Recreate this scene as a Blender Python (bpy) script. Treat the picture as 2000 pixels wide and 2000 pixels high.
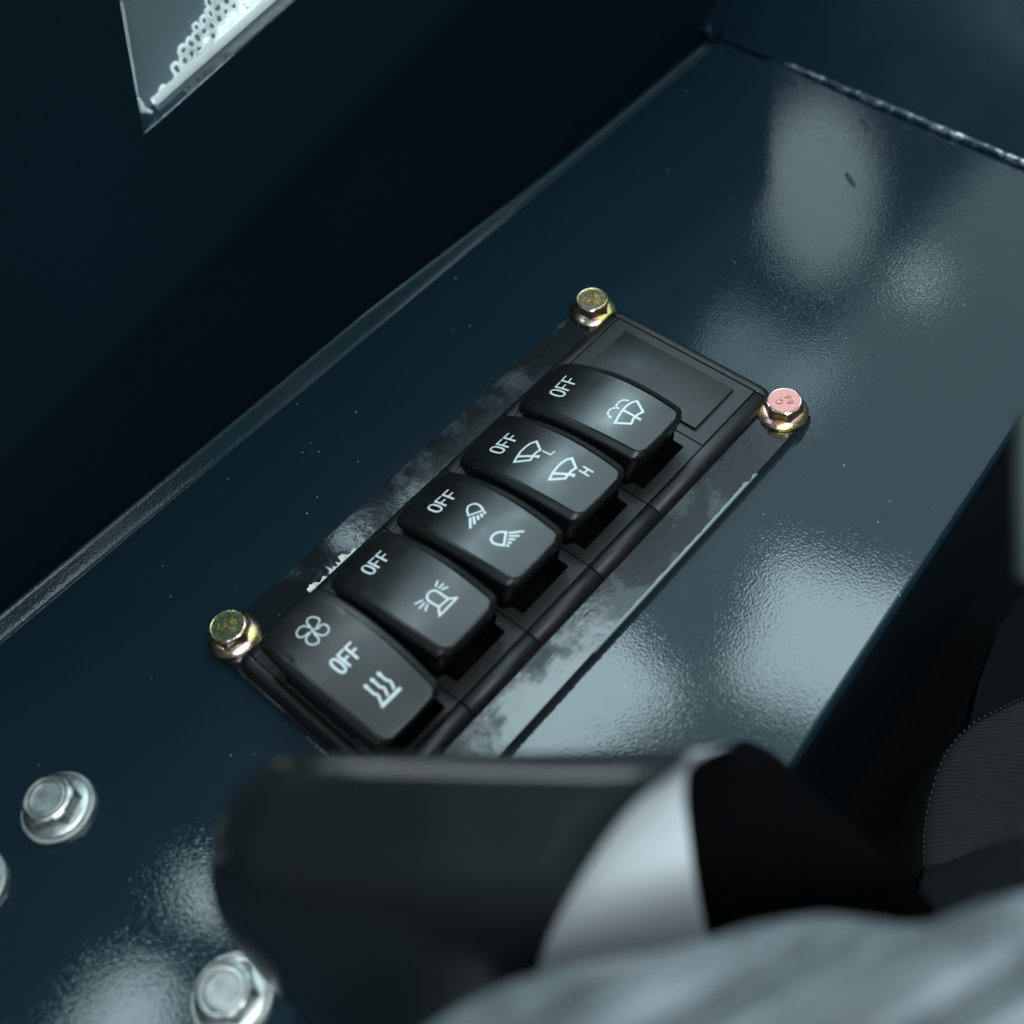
import bpy, bmesh, math, random
from mathutils import Vector, Matrix, noise

# ---------------------------------------------------------------- scene, camera, light
S = 0.001                                   # everything below is written in millimetres
scene = bpy.context.scene
COL = scene.collection
for o in list(bpy.data.objects):
    bpy.data.objects.remove(o)

CAM = Vector((-36.538, -155.081, 241.320))
AX = Matrix(((0.6632183982967694, 0.6519621677454849, -0.3675414098972739),
             (-0.7402594161042099, 0.49908465766029453, -0.45047808088425434),
             (-0.11026038740056143, 0.5708413407565318, 0.8136232608852596)))
cam_data = bpy.data.cameras.new('camera')
cam = bpy.data.objects.new('camera', cam_data)
COL.objects.link(cam)
m = AX.to_4x4()
m.translation = CAM * S
cam.matrix_world = m
cam_data.sensor_width = 36.0
cam_data.lens = 39.6
cam_data.clip_start = 0.01
cam_data.clip_end = 50.0
cam_data.dof.use_dof = True
cam_data.dof.focus_distance = 0.308
cam_data.dof.aperture_fstop = 7.0
scene.camera = cam

scene.view_settings.view_transform = 'Standard'
scene.view_settings.look = 'None'
scene.view_settings.gamma = 1.0
scene.view_settings.exposure = 0.0
scene.view_settings.use_curve_mapping = False
scene.cycles.use_denoising = True
scene.cycles.max_bounces = 8

world = bpy.data.worlds.new('World')
scene.world = world
world.use_nodes = True
bg = world.node_tree.nodes['Background']
bg.inputs['Color'].default_value = (0.62, 0.90, 1.0, 1)
bg.inputs['Strength'].default_value = 0.06


def lamp(name, x0, x1, y0, y1, z, radiance, color=(0.86, 0.97, 1.0), shape='RECTANGLE', rot=0.0, tilt=None):
    """A cab window, roof light or added lamp: an area lamp of given extent (mm), facing down."""
    d = bpy.data.lights.new(name, 'AREA')
    d.shape = shape
    d.size = (x1 - x0) * S
    d.size_y = (y1 - y0) * S
    area = d.size * d.size_y * (math.pi / 4 if shape == 'ELLIPSE' else 1.0)
    d.energy = radiance * math.pi * area
    d.color = color
    o = bpy.data.objects.new(name, d)
    COL.objects.link(o)
    o.location = Vector(((x0 + x1) / 2, (y0 + y1) / 2, z)) * S
    o.rotation_euler = tilt or (0, 0, math.radians(rot))
    return o


# windows and openings of the cab overhead (positions follow from their reflections), then two added lamps
TEAL = (0.70, 0.94, 1.0)
lamp('window_light', 352, 490, -95, 85, 600, 8.0, TEAL, rot=18)
lamp('window_light', 150, 312, 98, 205, 600, 8.2, TEAL, rot=-14)
lamp('window_light', -225, -120, 195, 270, 600, 8.5, TEAL, shape='ELLIPSE', rot=25)
lamp('window_light', -86, -44, 236, 290, 600, 8.5, TEAL, shape='ELLIPSE')
lamp('window_light', 100, 235, 385, 470, 600, 21.0, (0.82, 0.96, 1.0))
lamp('window_light', 305, 720, 410, 640, 600, 25.0, (0.82, 0.96, 1.0))
lamp('roof_light', 590, 690, 170, 310, 610, 1.8, TEAL)
lamp('roof_light', 755, 1075, 290, 415, 620, 2.4, TEAL, shape='ELLIPSE', rot=34)
lamp('roof_light', 810, 836, 150, 200, 600, 7.0, TEAL, shape='ELLIPSE', rot=30)
lamp('windscreen_light', 200, 1150, -420, 240, 660, 1.1, TEAL)
lamp('outside_light', 40, 240, 100, 150, 45, 10.0, (0.9, 1.0, 1.0), tilt=(math.radians(-145), 0, 0))  # added low behind the wall to light the sealant from outside
lamp('added_fill_light', -320, 120, -470, -190, 560, 10.5, (0.84, 0.95, 1.0), tilt=(math.radians(-14), 0, 0))  # added above and behind the camera to brighten the foreground lever and cover

# printed symbols, traced in each rocker's own face coordinates (mm): (width, closed, points)
MARKS = {
 1: [
  ('off_lettering', [(0.62,1,[[-1.59,-0.81],[-1.62,-0.03],[-1.69,0.52],[-1.81,0.95],[-1.98,1.26],[-2.19,1.44],[-2.49,1.5],[-2.8,1.43],[-3.01,1.24],[-3.18,0.92],[-3.29,0.49],[-3.37,-0.05],[-3.39,-0.83],[-3.36,-1.61],[-3.28,-2.14],[-3.16,-2.55],[-2.99,-2.85],[-2.78,-3.03],[-2.48,-3.08],[-2.17,-3.02],[-1.96,-2.84],[-1.8,-2.53],[-1.69,-2.12],[-1.61,-1.58]]), (0.62,0,[[-0.73,-3.07],[-0.74,1.53]]), (0.62,0,[[-0.74,1.34],[1.08,1.38]]), (0.62,0,[[-0.74,-0.8],[0.77,-0.77]]), (0.62,0,[[1.77,-3.04],[1.79,1.58]]), (0.62,0,[[1.79,1.39],[3.62,1.42]]), (0.62,0,[[1.77,-0.76],[3.29,-0.74]])]),
  ('fan_symbol', [(0.36,1,[[0.45,12.25],[0.72,13.68],[1.01,14.78],[1.77,15.33],[2.61,15.06],[3.25,14.07],[3.5,13.0],[3.14,12.2],[2.39,11.82],[1.16,11.36],[1.27,10.88],[2.3,10.98],[3.07,10.66],[3.35,9.78],[3.06,8.62],[2.24,7.92],[1.28,7.9],[0.69,8.41],[0.31,9.41],[0.12,10.63],[-0.19,10.39],[-0.26,8.99],[-0.69,8.07],[-1.29,7.69],[-2.1,8.07],[-2.72,8.78],[-2.93,9.85],[-2.62,10.82],[-1.76,11.47],[-0.59,11.51],[-0.76,11.92],[-1.87,11.95],[-2.73,12.41],[-3.07,13.25],[-2.81,14.19],[-2.05,14.88],[-0.95,15.07],[-0.16,14.51],[0.27,13.52]]), (0.3,1,[[0.51,11.19],[0.27,11.04],[0.04,11.12],[-0.08,11.38],[-0.02,11.71],[0.18,11.94],[0.44,11.98],[0.62,11.79],[0.65,11.48]])]),
  ('heat_symbol', [(0.85,0,[[-2.9,-15.42],[3.0,-15.51]]), (0.62,0,[[-2.42,-14.85],[-1.68,-13.34],[-1.59,-12.66],[-1.97,-12.12],[-1.95,-9.76]]), (0.95,0,[[-1.95,-9.76],[-1.92,-9.35]]), (0.5,0,[[-1.95,-9.76],[-1.9,-8.93]]), (0.62,0,[[-0.16,-14.66],[0.48,-13.24],[0.57,-12.56],[0.14,-11.97],[0.17,-9.7]]), (0.95,0,[[0.17,-9.7],[0.15,-9.3]]), (0.5,0,[[0.17,-9.7],[0.14,-8.9]]), (0.62,0,[[1.96,-14.62],[2.6,-13.2],[2.69,-12.51],[2.26,-11.92],[2.22,-9.92]]), (0.95,0,[[2.22,-9.92],[2.24,-9.44]]), (0.5,0,[[2.22,-9.92],[2.25,-8.97]])]),
 ],
 2: [
  ('off_lettering', [(0.58,1,[[-1.32,12.53],[-1.35,13.38],[-1.42,13.98],[-1.53,14.46],[-1.7,14.81],[-1.91,15.03],[-2.22,15.11],[-2.53,15.04],[-2.75,14.83],[-2.92,14.49],[-3.04,14.02],[-3.12,13.42],[-3.14,12.57],[-3.11,11.73],[-3.03,11.16],[-2.9,10.71],[-2.73,10.39],[-2.52,10.2],[-2.21,10.12],[-1.9,10.18],[-1.69,10.37],[-1.53,10.68],[-1.42,11.12],[-1.35,11.69]]), (0.58,0,[[-0.45,10.08],[-0.44,15.07]]), (0.58,0,[[-0.44,14.86],[1.4,14.82]]), (0.58,0,[[-0.46,12.51],[1.06,12.47]]), (0.58,0,[[2.08,10.02],[2.12,15.02]]), (0.58,0,[[2.11,14.81],[3.97,14.77]]), (0.58,0,[[2.08,12.45],[3.61,12.42]])]),
  ('beacon_symbol', [(0.5,1,[[-0.73,-12.66],[-1.01,-9.4],[-0.59,-8.41],[0.35,-7.84],[1.45,-7.95],[2.07,-8.54],[2.25,-9.37],[2.28,-12.88]]), (0.5,0,[[2.28,-12.88],[3.83,-14.37],[-2.37,-14.43],[-0.77,-12.61]]), (0.48,0,[[4.51,-7.13],[2.95,-7.88]]), (0.48,0,[[4.73,-8.94],[3.1,-8.83]]), (0.48,0,[[4.68,-10.47],[3.22,-9.72]]), (0.48,0,[[-1.72,-8.1],[-3.52,-7.28]]), (0.48,0,[[-1.91,-9.0],[-3.84,-9.13]]), (0.48,0,[[-1.84,-9.93],[-3.47,-10.75]])]),
 ],
 3: [
  ('off_lettering', [(0.58,1,[[-1.57,11.92],[-1.61,12.74],[-1.69,13.31],[-1.82,13.77],[-2.0,14.11],[-2.23,14.33],[-2.56,14.42],[-2.89,14.37],[-3.12,14.17],[-3.3,13.85],[-3.43,13.41],[-3.5,12.84],[-3.52,12.02],[-3.47,11.22],[-3.38,10.67],[-3.24,10.24],[-3.05,9.93],[-2.81,9.73],[-2.48,9.65],[-2.16,9.69],[-1.93,9.87],[-1.76,10.16],[-1.65,10.58],[-1.58,11.12]]), (0.58,0,[[-0.59,9.55],[-0.65,14.32]]), (0.58,0,[[-0.65,14.12],[1.32,14.01]]), (0.58,0,[[-0.65,11.87],[0.99,11.78]]), (0.58,0,[[2.12,9.4],[2.09,14.17]]), (0.58,0,[[2.08,13.97],[4.07,13.87]]), (0.58,0,[[2.08,11.72],[3.72,11.64]])]),
  ('low_beam_symbol', [(0.55,1,[[-0.35,0.98],[0.76,2.7],[1.97,3.45],[2.94,3.1],[3.57,2.19],[3.69,1.0],[3.41,-0.15],[2.92,-1.27]]), (0.68,0,[[-0.63,0.05],[-3.14,-2.52]]), (0.68,0,[[0.12,-0.5],[-1.6,-2.52]]), (0.68,0,[[0.85,-1.18],[-0.0,-2.39]]), (0.68,0,[[1.74,-1.57],[1.18,-2.51]]), (0.68,0,[[2.68,-1.83],[2.37,-2.45]])]),
  ('high_beam_symbol', [(0.6,1,[[0.95,-11.05],[0.17,-9.8],[-0.92,-9.02],[-2.1,-9.03],[-2.89,-9.46],[-3.35,-10.48],[-3.15,-11.66],[-2.32,-13.21]]), (0.55,0,[[1.2,-11.79],[3.76,-14.4]]), (0.55,0,[[0.52,-12.4],[2.05,-14.37]]), (0.55,0,[[-0.31,-12.94],[0.69,-14.25]]), (0.55,0,[[-1.18,-13.44],[-0.58,-14.23]]), (0.55,0,[[-1.99,-13.78],[-1.67,-14.34]])]),
 ],
 4: [
  ('off_lettering', [(0.55,1,[[-1.87,11.72],[-1.93,12.54],[-2.02,13.11],[-2.16,13.57],[-2.34,13.91],[-2.56,14.13],[-2.89,14.21],[-3.21,14.16],[-3.43,13.97],[-3.6,13.65],[-3.71,13.21],[-3.77,12.64],[-3.77,11.83],[-3.71,11.03],[-3.6,10.48],[-3.45,10.05],[-3.26,9.73],[-3.03,9.54],[-2.7,9.46],[-2.38,9.5],[-2.17,9.67],[-2.02,9.97],[-1.92,10.38],[-1.87,10.93]]), (0.55,0,[[-0.86,9.36],[-1.03,14.11]]), (0.55,0,[[-1.03,13.91],[0.89,13.81]]), (0.55,0,[[-0.97,11.68],[0.61,11.59]]), (0.55,0,[[1.78,9.21],[1.63,13.97]]), (0.55,0,[[1.63,13.77],[3.56,13.67]]), (0.55,0,[[1.68,11.53],[3.28,11.45]])]),
  ('slow_wiper_symbol', [(0.6,1,[[-4.46,3.49],[-2.81,4.12],[-0.71,4.68],[1.27,4.66],[2.9,4.28],[4.14,3.3],[2.19,0.09],[1.08,0.46],[-0.12,0.51],[-1.11,0.18],[-1.88,-0.07]]), (0.69,0,[[-2.57,4.34],[-0.58,0.55],[0.08,-0.92]]), (1.05,0,[[0.07,-1.0],[0.15,-1.2]]), (0.42,0,[[2.21,-0.69],[2.23,-3.5],[3.77,-3.7]])]),
  ('fast_wiper_symbol', [(0.66,1,[[-4.34,-8.84],[-2.29,-8.13],[-0.21,-7.84],[1.56,-7.82],[3.1,-8.22],[4.28,-9.04],[2.39,-12.0],[1.11,-11.61],[-0.31,-11.75],[-1.14,-11.81],[-1.79,-11.95]]), (0.759,0,[[-2.34,-8.18],[-0.83,-10.72],[0.29,-12.91]]), (1.05,0,[[0.23,-12.96],[0.33,-13.13]]), (0.44,0,[[2.27,-13.04],[2.36,-16.14]]), (0.44,0,[[3.87,-13.16],[3.96,-16.26]]), (0.44,0,[[2.3,-14.6],[3.9,-14.72]])]),
 ],
 5: [
  ('off_lettering', [(0.55,1,[[-1.23,11.84],[-1.22,12.78],[-1.27,13.43],[-1.37,13.94],[-1.53,14.31],[-1.75,14.53],[-2.08,14.58],[-2.42,14.47],[-2.67,14.21],[-2.87,13.82],[-3.03,13.29],[-3.14,12.62],[-3.2,11.69],[-3.19,10.78],[-3.12,10.16],[-2.99,9.69],[-2.82,9.35],[-2.59,9.16],[-2.26,9.11],[-1.93,9.21],[-1.7,9.43],[-1.51,9.79],[-1.38,10.29],[-1.28,10.92]]), (0.55,0,[[-0.36,9.25],[-0.15,14.74]]), (0.55,0,[[-0.16,14.51],[1.84,14.68]]), (0.55,0,[[-0.3,11.91],[1.35,12.04]]), (0.55,0,[[2.38,9.44],[2.64,14.98]]), (0.55,0,[[2.62,14.75],[4.64,14.92]]), (0.55,0,[[2.46,12.13],[4.13,12.26]])]),
  ('washer_symbol', [(0.62,1,[[-4.26,-10.65],[-2.45,-10.12],[-0.13,-9.58],[2.1,-9.39],[3.9,-9.82],[4.98,-10.68],[2.92,-14.23],[1.33,-13.65],[-0.33,-13.65],[-2.06,-14.23]]), (0.62,0,[[0.48,-9.49],[0.44,-15.37]]), (0.6,0,[[-3.46,-8.68],[-3.3,-8.22],[-3.13,-7.76]]), (0.6,0,[[-2.97,-7.33],[-2.57,-7.03],[-2.14,-6.75]]), (0.6,0,[[-1.74,-6.58],[-1.33,-6.63],[-0.92,-6.69]]), (0.6,0,[[-0.55,-6.76],[-0.29,-7.04],[-0.04,-7.31]]), (0.6,0,[[0.21,-7.57],[0.26,-7.99],[0.31,-8.4]]), (0.6,0,[[0.54,-7.18],[0.98,-7.05],[1.42,-6.92]]), (0.6,0,[[1.84,-6.8],[2.21,-6.91],[2.58,-7.01]]), (0.6,0,[[2.93,-7.11],[3.21,-7.33],[3.43,-7.63]]), (0.6,0,[[3.64,-7.9],[3.72,-8.29],[3.81,-8.67]])]),
 ],
}

# ---------------------------------------------------------------- helpers
def at(px, py, depth):
    """A traced point of the photograph (2000 px wide), at its own distance, in mm."""
    v = Vector(((px - 1000) / 2200.0, -(py - 1000) / 2200.0, -1.0)) * depth
    return CAM + AX @ v


def mesh_obj(name, verts, faces, mat=None, parent=None, smooth=False, angle=35, base=None):
    me = bpy.data.meshes.new(name)
    off = Vector(base) if base is not None else Vector((0, 0, 0))
    me.from_pydata([(Vector(v) - off) * S for v in verts], [], faces)
    me.validate()
    me.update()
    bm = bmesh.new()
    bm.from_mesh(me)
    bmesh.ops.recalc_face_normals(bm, faces=bm.faces)
    bm.to_mesh(me)
    bm.free()
    if smooth:
        me.polygons.foreach_set('use_smooth', [True] * len(me.polygons))
        me.set_sharp_from_angle(angle=math.radians(angle))
    o = bpy.data.objects.new(name, me)
    COL.objects.link(o)
    if mat:
        me.materials.append(mat)
    if parent is not None:
        o.parent = parent
    if base is not None:
        o.location = off * S
    return o


def bm_obj(name, bm, mat, parent=None, smooth=True, angle=35):
    me = bpy.data.meshes.new(name)
    bmesh.ops.recalc_face_normals(bm, faces=bm.faces)
    for v in bm.verts:
        v.co *= S
    bm.to_mesh(me)
    bm.free()
    if smooth:
        me.polygons.foreach_set('use_smooth', [True] * len(me.polygons))
        me.set_sharp_from_angle(angle=math.radians(angle))
    me.materials.append(mat)
    o = bpy.data.objects.new(name, me)
    COL.objects.link(o)
    o.parent = parent
    return o


def empty(name, loc, rot=(0, 0, 0)):
    o = bpy.data.objects.new(name, None)
    o.empty_display_size = 0.01
    COL.objects.link(o)
    o.location = Vector(loc) * S
    o.rotation_euler = rot
    return o


def tag(o, label=None, cat=None, group=None, kind=None):
    if label:
        o['label'] = label
    if cat:
        o['category'] = cat
    if group:
        o['group'] = group
    if kind:
        o['kind'] = kind
    return o


def prism(bm, pts, z0, z1):
    """Vertical prism over polygon pts."""
    lo = [bm.verts.new((x, y, z0)) for x, y in pts]
    hi = [bm.verts.new((x, y, z1)) for x, y in pts]
    n = len(pts)
    bm.faces.new(hi)
    bm.faces.new(lo[::-1])
    for i in range(n):
        bm.faces.new((lo[i], lo[(i + 1) % n], hi[(i + 1) % n], hi[i]))
    return lo, hi


def bevel_top(bm, zmin, w, seg=2):
    ed = [e for e in bm.edges if all(v.co.z > zmin for v in e.verts)]
    bmesh.ops.bevel(bm, geom=ed, offset=w, segments=seg, affect='EDGES', profile=0.5)


def grid_mesh(rows, closed=False):
    verts = [p for r in rows for p in r]
    nc = len(rows[0])
    faces = []
    for i in range(len(rows) - 1):
        for j in range(nc - 1 + (1 if closed else 0)):
            a, b = i * nc + j, i * nc + (j + 1) % nc
            faces.append((a, b, b + nc, a + nc))
    return verts, faces


# ---------------------------------------------------------------- materials
def nodes_of(mat):
    mat.use_nodes = True
    nt = mat.node_tree
    return nt, nt.nodes, nt.links, nt.nodes['Principled BSDF']


def new_mat(name, color, rough=0.5, metal=0.0, spec=0.5, coat=0.0, coat_rough=0.05):
    mat = bpy.data.materials.new(name)
    nt, n, l, p = nodes_of(mat)
    p.inputs['Base Color'].default_value = (*color, 1)
    p.inputs['Roughness'].default_value = rough
    p.inputs['Metallic'].default_value = metal
    p.inputs['Specular IOR Level'].default_value = spec
    p.inputs['Coat Weight'].default_value = coat
    p.inputs['Coat Roughness'].default_value = coat_rough
    return mat


def noise_node(n, l, coord, scale, detail=2.0, rough=0.5):
    t = n.new('ShaderNodeTexNoise')
    t.inputs['Scale'].default_value = scale
    t.inputs['Detail'].default_value = detail
    t.inputs['Roughness'].default_value = rough
    l.new(coord, t.inputs['Vector'])
    return t


def ramp(n, l, fac, stops):
    r = n.new('ShaderNodeValToRGB')
    e = r.color_ramp.elements
    while len(e) < len(stops):
        e.new(0.5)
    for i, (pos, c) in enumerate(stops):
        e[i].position = pos
        e[i].color = (*c, 1) if len(c) == 3 else c
    l.new(fac, r.inputs['Fac'])
    return r


def mixc(n, l, fac, a, b):
    mx = n.new('ShaderNodeMix')
    mx.data_type = 'RGBA'
    for sock, v in ((mx.inputs['Factor'], fac), (mx.inputs['A'], a), (mx.inputs['B'], b)):
        if hasattr(v, 'is_linked') or isinstance(v, bpy.types.NodeSocket):
            l.new(v, sock)
        elif isinstance(v, tuple):
            sock.default_value = (*v, 1)
        else:
            sock.default_value = v
    return mx.outputs['Result']


def coords(n, kind='Object'):
    return n.new('ShaderNodeTexCoord').outputs[kind]


def geo_pos(n):
    return n.new('ShaderNodeNewGeometry').outputs['Position']


def bump(n, l, height, dist, strength=1.0, normal=None):
    b = n.new('ShaderNodeBump')
    b.inputs['Strength'].default_value = strength
    b.inputs['Distance'].default_value = dist
    l.new(height, b.inputs['Height'])
    if normal is not None:
        l.new(normal, b.inputs['Normal'])
    return b.outputs['Normal']


def specks(n, l, pos, scale, radius, keep):
    v = n.new('ShaderNodeTexVoronoi')
    v.inputs['Scale'].default_value = scale
    l.new(pos, v.inputs['Vector'])
    a = n.new('ShaderNodeMath'); a.operation = 'LESS_THAN'; a.inputs[1].default_value = radius
    l.new(v.outputs['Distance'], a.inputs[0])
    sep = n.new('ShaderNodeSeparateColor')
    l.new(v.outputs['Color'], sep.inputs['Color'])
    b = n.new('ShaderNodeMath'); b.operation = 'GREATER_THAN'; b.inputs[1].default_value = keep
    l.new(sep.outputs['Red'], b.inputs[0])
    c = n.new('ShaderNodeMath'); c.operation = 'MULTIPLY'
    l.new(a.outputs[0], c.inputs[0]); l.new(b.outputs[0], c.inputs[1])
    return c.outputs[0]


def paint_material(name, base, peel=2.2e-5, rough=0.42, coat=1.0, coat_rough=0.034, dusty=True):
    mat = bpy.data.materials.new(name)
    nt, n, l, p = nodes_of(mat)
    pos = geo_pos(n)
    big = noise_node(n, l, pos, 9.0, 3.0)
    col = mixc(n, l, big.outputs['Fac'], tuple(c * 0.8 for c in base), tuple(c * 1.2 for c in base))
    dust = specks(n, l, pos, 260.0, 0.050, 0.80)
    dust2 = specks(n, l, pos, 120.0, 0.030, 0.70)
    mx = n.new('ShaderNodeMath'); mx.operation = 'MAXIMUM'
    l.new(dust, mx.inputs[0]); l.new(dust2, mx.inputs[1])
    if dusty:
        col = mixc(n, l, mx.outputs[0], col, (0.30, 0.37, 0.39))
    l.new(col, p.inputs['Base Color'])
    p.inputs['Roughness'].default_value = rough
    p.inputs['Specular IOR Level'].default_value = 0.06
    p.inputs['Coat Weight'].default_value = coat
    p.inputs['Coat Roughness'].default_value = coat_rough
    smear = noise_node(n, l, pos, 26.0, 5.0, 0.6)
    cr = ramp(n, l, smear.outputs['Fac'], [(0.38, (coat_rough * 0.7,) * 3), (0.72, (coat_rough * 2.2,) * 3)])
    l.new(cr.outputs['Color'], p.inputs['Coat Roughness'])
    fine = noise_node(n, l, pos, 1500.0, 1.0, 0.4)
    wide = noise_node(n, l, pos, 60.0, 2.0)
    b1 = bump(n, l, fine.outputs['Fac'], peel)
    b2 = bump(n, l, wide.outputs['Fac'], 2.0e-5, 1.0, b1)
    l.new(b2, p.inputs['Coat Normal'])
    l.new(b1, p.inputs['Normal'])
    return mat


def plastic_material(name, base, rough=0.42, grain=6e-6, spec=0.5):
    mat = bpy.data.materials.new(name)
    nt, n, l, p = nodes_of(mat)
    pos = geo_pos(n)
    g = noise_node(n, l, pos, 3200.0, 2.0)
    big = noise_node(n, l, pos, 70.0, 6.0, 0.62)
    dust = specks(n, l, pos, 420.0, 0.06, 0.90)
    col = mixc(n, l, big.outputs['Fac'], tuple(c * 0.8 for c in base), tuple(c * 1.25 for c in base))
    col = mixc(n, l, dust, col, (0.12, 0.13, 0.13))
    l.new(col, p.inputs['Base Color'])
    rr = ramp(n, l, big.outputs['Fac'], [(0.34, (rough - 0.06,) * 3), (0.68, (rough + 0.09,) * 3)])
    l.new(rr.outputs['Color'], p.inputs['Roughness'])
    p.inputs['Specular IOR Level'].default_value = spec
    l.new(bump(n, l, g.outputs['Fac'], grain), p.inputs['Normal'])
    return mat


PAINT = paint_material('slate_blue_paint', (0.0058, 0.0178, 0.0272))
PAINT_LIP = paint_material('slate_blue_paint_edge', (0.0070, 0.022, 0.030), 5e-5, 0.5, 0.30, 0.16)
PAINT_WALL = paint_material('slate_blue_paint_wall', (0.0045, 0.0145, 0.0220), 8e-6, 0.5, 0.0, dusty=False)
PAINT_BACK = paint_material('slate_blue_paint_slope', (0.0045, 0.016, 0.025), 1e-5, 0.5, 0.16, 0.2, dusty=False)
BLACK = plastic_material('black_switch_plastic', (0.0045, 0.005, 0.005), 0.36, 6e-6, 0.72)
FRAME = plastic_material('black_frame_plastic', (0.006, 0.0065, 0.0065), 0.44, 1.2e-5, 0.55)
INK = new_mat('pale_ink', (0.66, 0.73, 0.74), 0.5)
HOLE = new_mat('dark_void', (0.002, 0.002, 0.002), 0.9, spec=0.1)
KNOB = new_mat('black_lever_plastic', (0.012, 0.015, 0.016), 0.24)
KNOB_DULL = new_mat('dull_black_rubber', (0.0012, 0.0012, 0.0018), 0.85, spec=0.06)
SILVER = new_mat('satin_silver_plastic', (0.80, 0.84, 0.86), 0.35, metal=0.1)
GREYCOVER = new_mat('grey_satin_cover', (0.25, 0.29, 0.315), 0.33)
nt, n, l, p = nodes_of(GREYCOVER)
a_ = noise_node(n, l, geo_pos(n), 70.0, 5.0, 0.6)
r_ = ramp(n, l, a_.outputs['Fac'], [(0.32, (0.085, 0.10, 0.108)), (0.68, (0.23, 0.262, 0.275))])
l.new(r_.outputs['Color'], p.inputs['Base Color'])


def zinc(name, top, seed):
    """Yellow-passivated zinc with drifting interference colours."""
    mat = bpy.data.materials.new(name)
    nt, n, l, p = nodes_of(mat)
    pos = coords(n)
    mp = n.new('ShaderNodeMapping')
    mp.inputs['Location'].default_value = (seed * 0.13, seed * 0.07, seed * 0.03)
    l.new(pos, mp.inputs['Vector'])
    a = noise_node(n, l, mp.outputs[0], 160.0, 2.0)
    r = ramp(n, l, a.outputs['Fac'], [(0.30, (0.80, 0.70, 0.24)), (0.40, (0.95, 0.72, 0.30)),
                                      (0.52, (0.86, 0.52, 0.40)), (0.60, (0.82, 0.60, 0.62)), (0.74, (0.62, 0.68, 0.36))])
    geo = n.new('ShaderNodeNewGeometry')
    sep = n.new('ShaderNodeSeparateXYZ')
    l.new(geo.outputs['Normal'], sep.inputs[0])
    k = n.new('ShaderNodeMath'); k.operation = 'GREATER_THAN'; k.inputs[1].default_value = 0.93
    l.new(sep.outputs['Z'], k.inputs[0])
    col = mixc(n, l, k.outputs[0], r.outputs['Color'], top)
    l.new(col, p.inputs['Base Color'])
    p.inputs['Metallic'].default_value = 1.0
    g = noise_node(n, l, pos, 1500.0, 3.0)
    rr = ramp(n, l, g.outputs['Fac'], [(0.3, (0.16,) * 3), (0.7, (0.34,) * 3)])
    l.new(rr.outputs['Color'], p.inputs['Roughness'])
    l.new(bump(n, l, g.outputs['Fac'], 8e-6), p.inputs['Normal'])
    return mat


def steel_material():
    mat = bpy.data.materials.new('bright_zinc_steel')
    nt, n, l, p = nodes_of(mat)
    pos = coords(n)
    a = noise_node(n, l, pos, 300.0, 4.0)
    r = ramp(n, l, a.outputs['Fac'], [(0.3, (0.42, 0.44, 0.41)), (0.62, (0.66, 0.69, 0.68)), (0.8, (0.58, 0.50, 0.36))])
    l.new(r.outputs['Color'], p.inputs['Base Color'])
    p.inputs['Metallic'].default_value = 1.0
    rr = ramp(n, l, a.outputs['Fac'], [(0.3, (0.32,) * 3), (0.7, (0.50,) * 3)])
    l.new(rr.outputs['Color'], p.inputs['Roughness'])
    l.new(bump(n, l, a.outputs['Fac'], 1.5e-5), p.inputs['Normal'])
    return mat


def plate_material():
    """Glossy black paint with milky film residue in streaky patches."""
    mat = bpy.data.materials.new('scuffed_gloss_black')
    nt, n, l, p = nodes_of(mat)
    pos = geo_pos(n)
    a = noise_node(n, l, pos, 48.0, 5.0, 0.62)
    b = noise_node(n, l, pos, 420.0, 5.0, 0.7)
    mp = n.new('ShaderNodeMapping')
    mp.inputs['Rotation'].default_value = (0, 0, 0.5)
    mp.inputs['Scale'].default_value = (1.0, 7.0, 1.0)
    l.new(pos, mp.inputs['Vector'])
    s = noise_node(n, l, mp.outputs[0], 160.0, 4.0)
    ra = ramp(n, l, a.outputs['Fac'], [(0.52, (0, 0, 0)), (0.66, (1, 1, 1))])
    mul = n.new('ShaderNodeMath'); mul.operation = 'MULTIPLY'
    l.new(ra.outputs['Color'], mul.inputs[0]); l.new(s.outputs['Fac'], mul.inputs[1])
    col = mixc(n, l, mul.outputs[0], (0.008, 0.011, 0.013), (0.042, 0.060, 0.066))
    sc = ramp(n, l, b.outputs['Fac'], [(0.66, (0, 0, 0)), (0.72, (0.5, 0.5, 0.5))])
    col = mixc(n, l, sc.outputs['Color'], col, (0.16, 0.20, 0.21))
    l.new(col, p.inputs['Base Color'])
    rr = ramp(n, l, mul.outputs[0], [(0.0, (0.10,) * 3), (0.6, (0.55,) * 3)])
    l.new(rr.outputs['Color'], p.inputs['Roughness'])
    b1 = bump(n, l, a.outputs['Fac'], 2.2e-4, 0.6)
    l.new(bump(n, l, b.outputs['Fac'], 2.5e-5, 1.0, b1), p.inputs['Normal'])
    p.inputs['Specular IOR Level'].default_value = 0.6
    return mat


def residue_material(name='dried_white_film'):
    mat = bpy.data.materials.new(name)
    nt, n, l, p = nodes_of(mat)
    a = noise_node(n, l, geo_pos(n), 900.0, 4.0)
    r = ramp(n, l, a.outputs['Fac'], [(0.3, (0.45, 0.50, 0.48)), (0.7, (0.85, 0.88, 0.84))])
    l.new(r.outputs['Color'], p.inputs['Base Color'])
    l.new(bump(n, l, a.outputs['Fac'], 1e-4), p.inputs['Normal'])
    p.inputs['Roughness'].default_value = 0.5
    return mat


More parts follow.
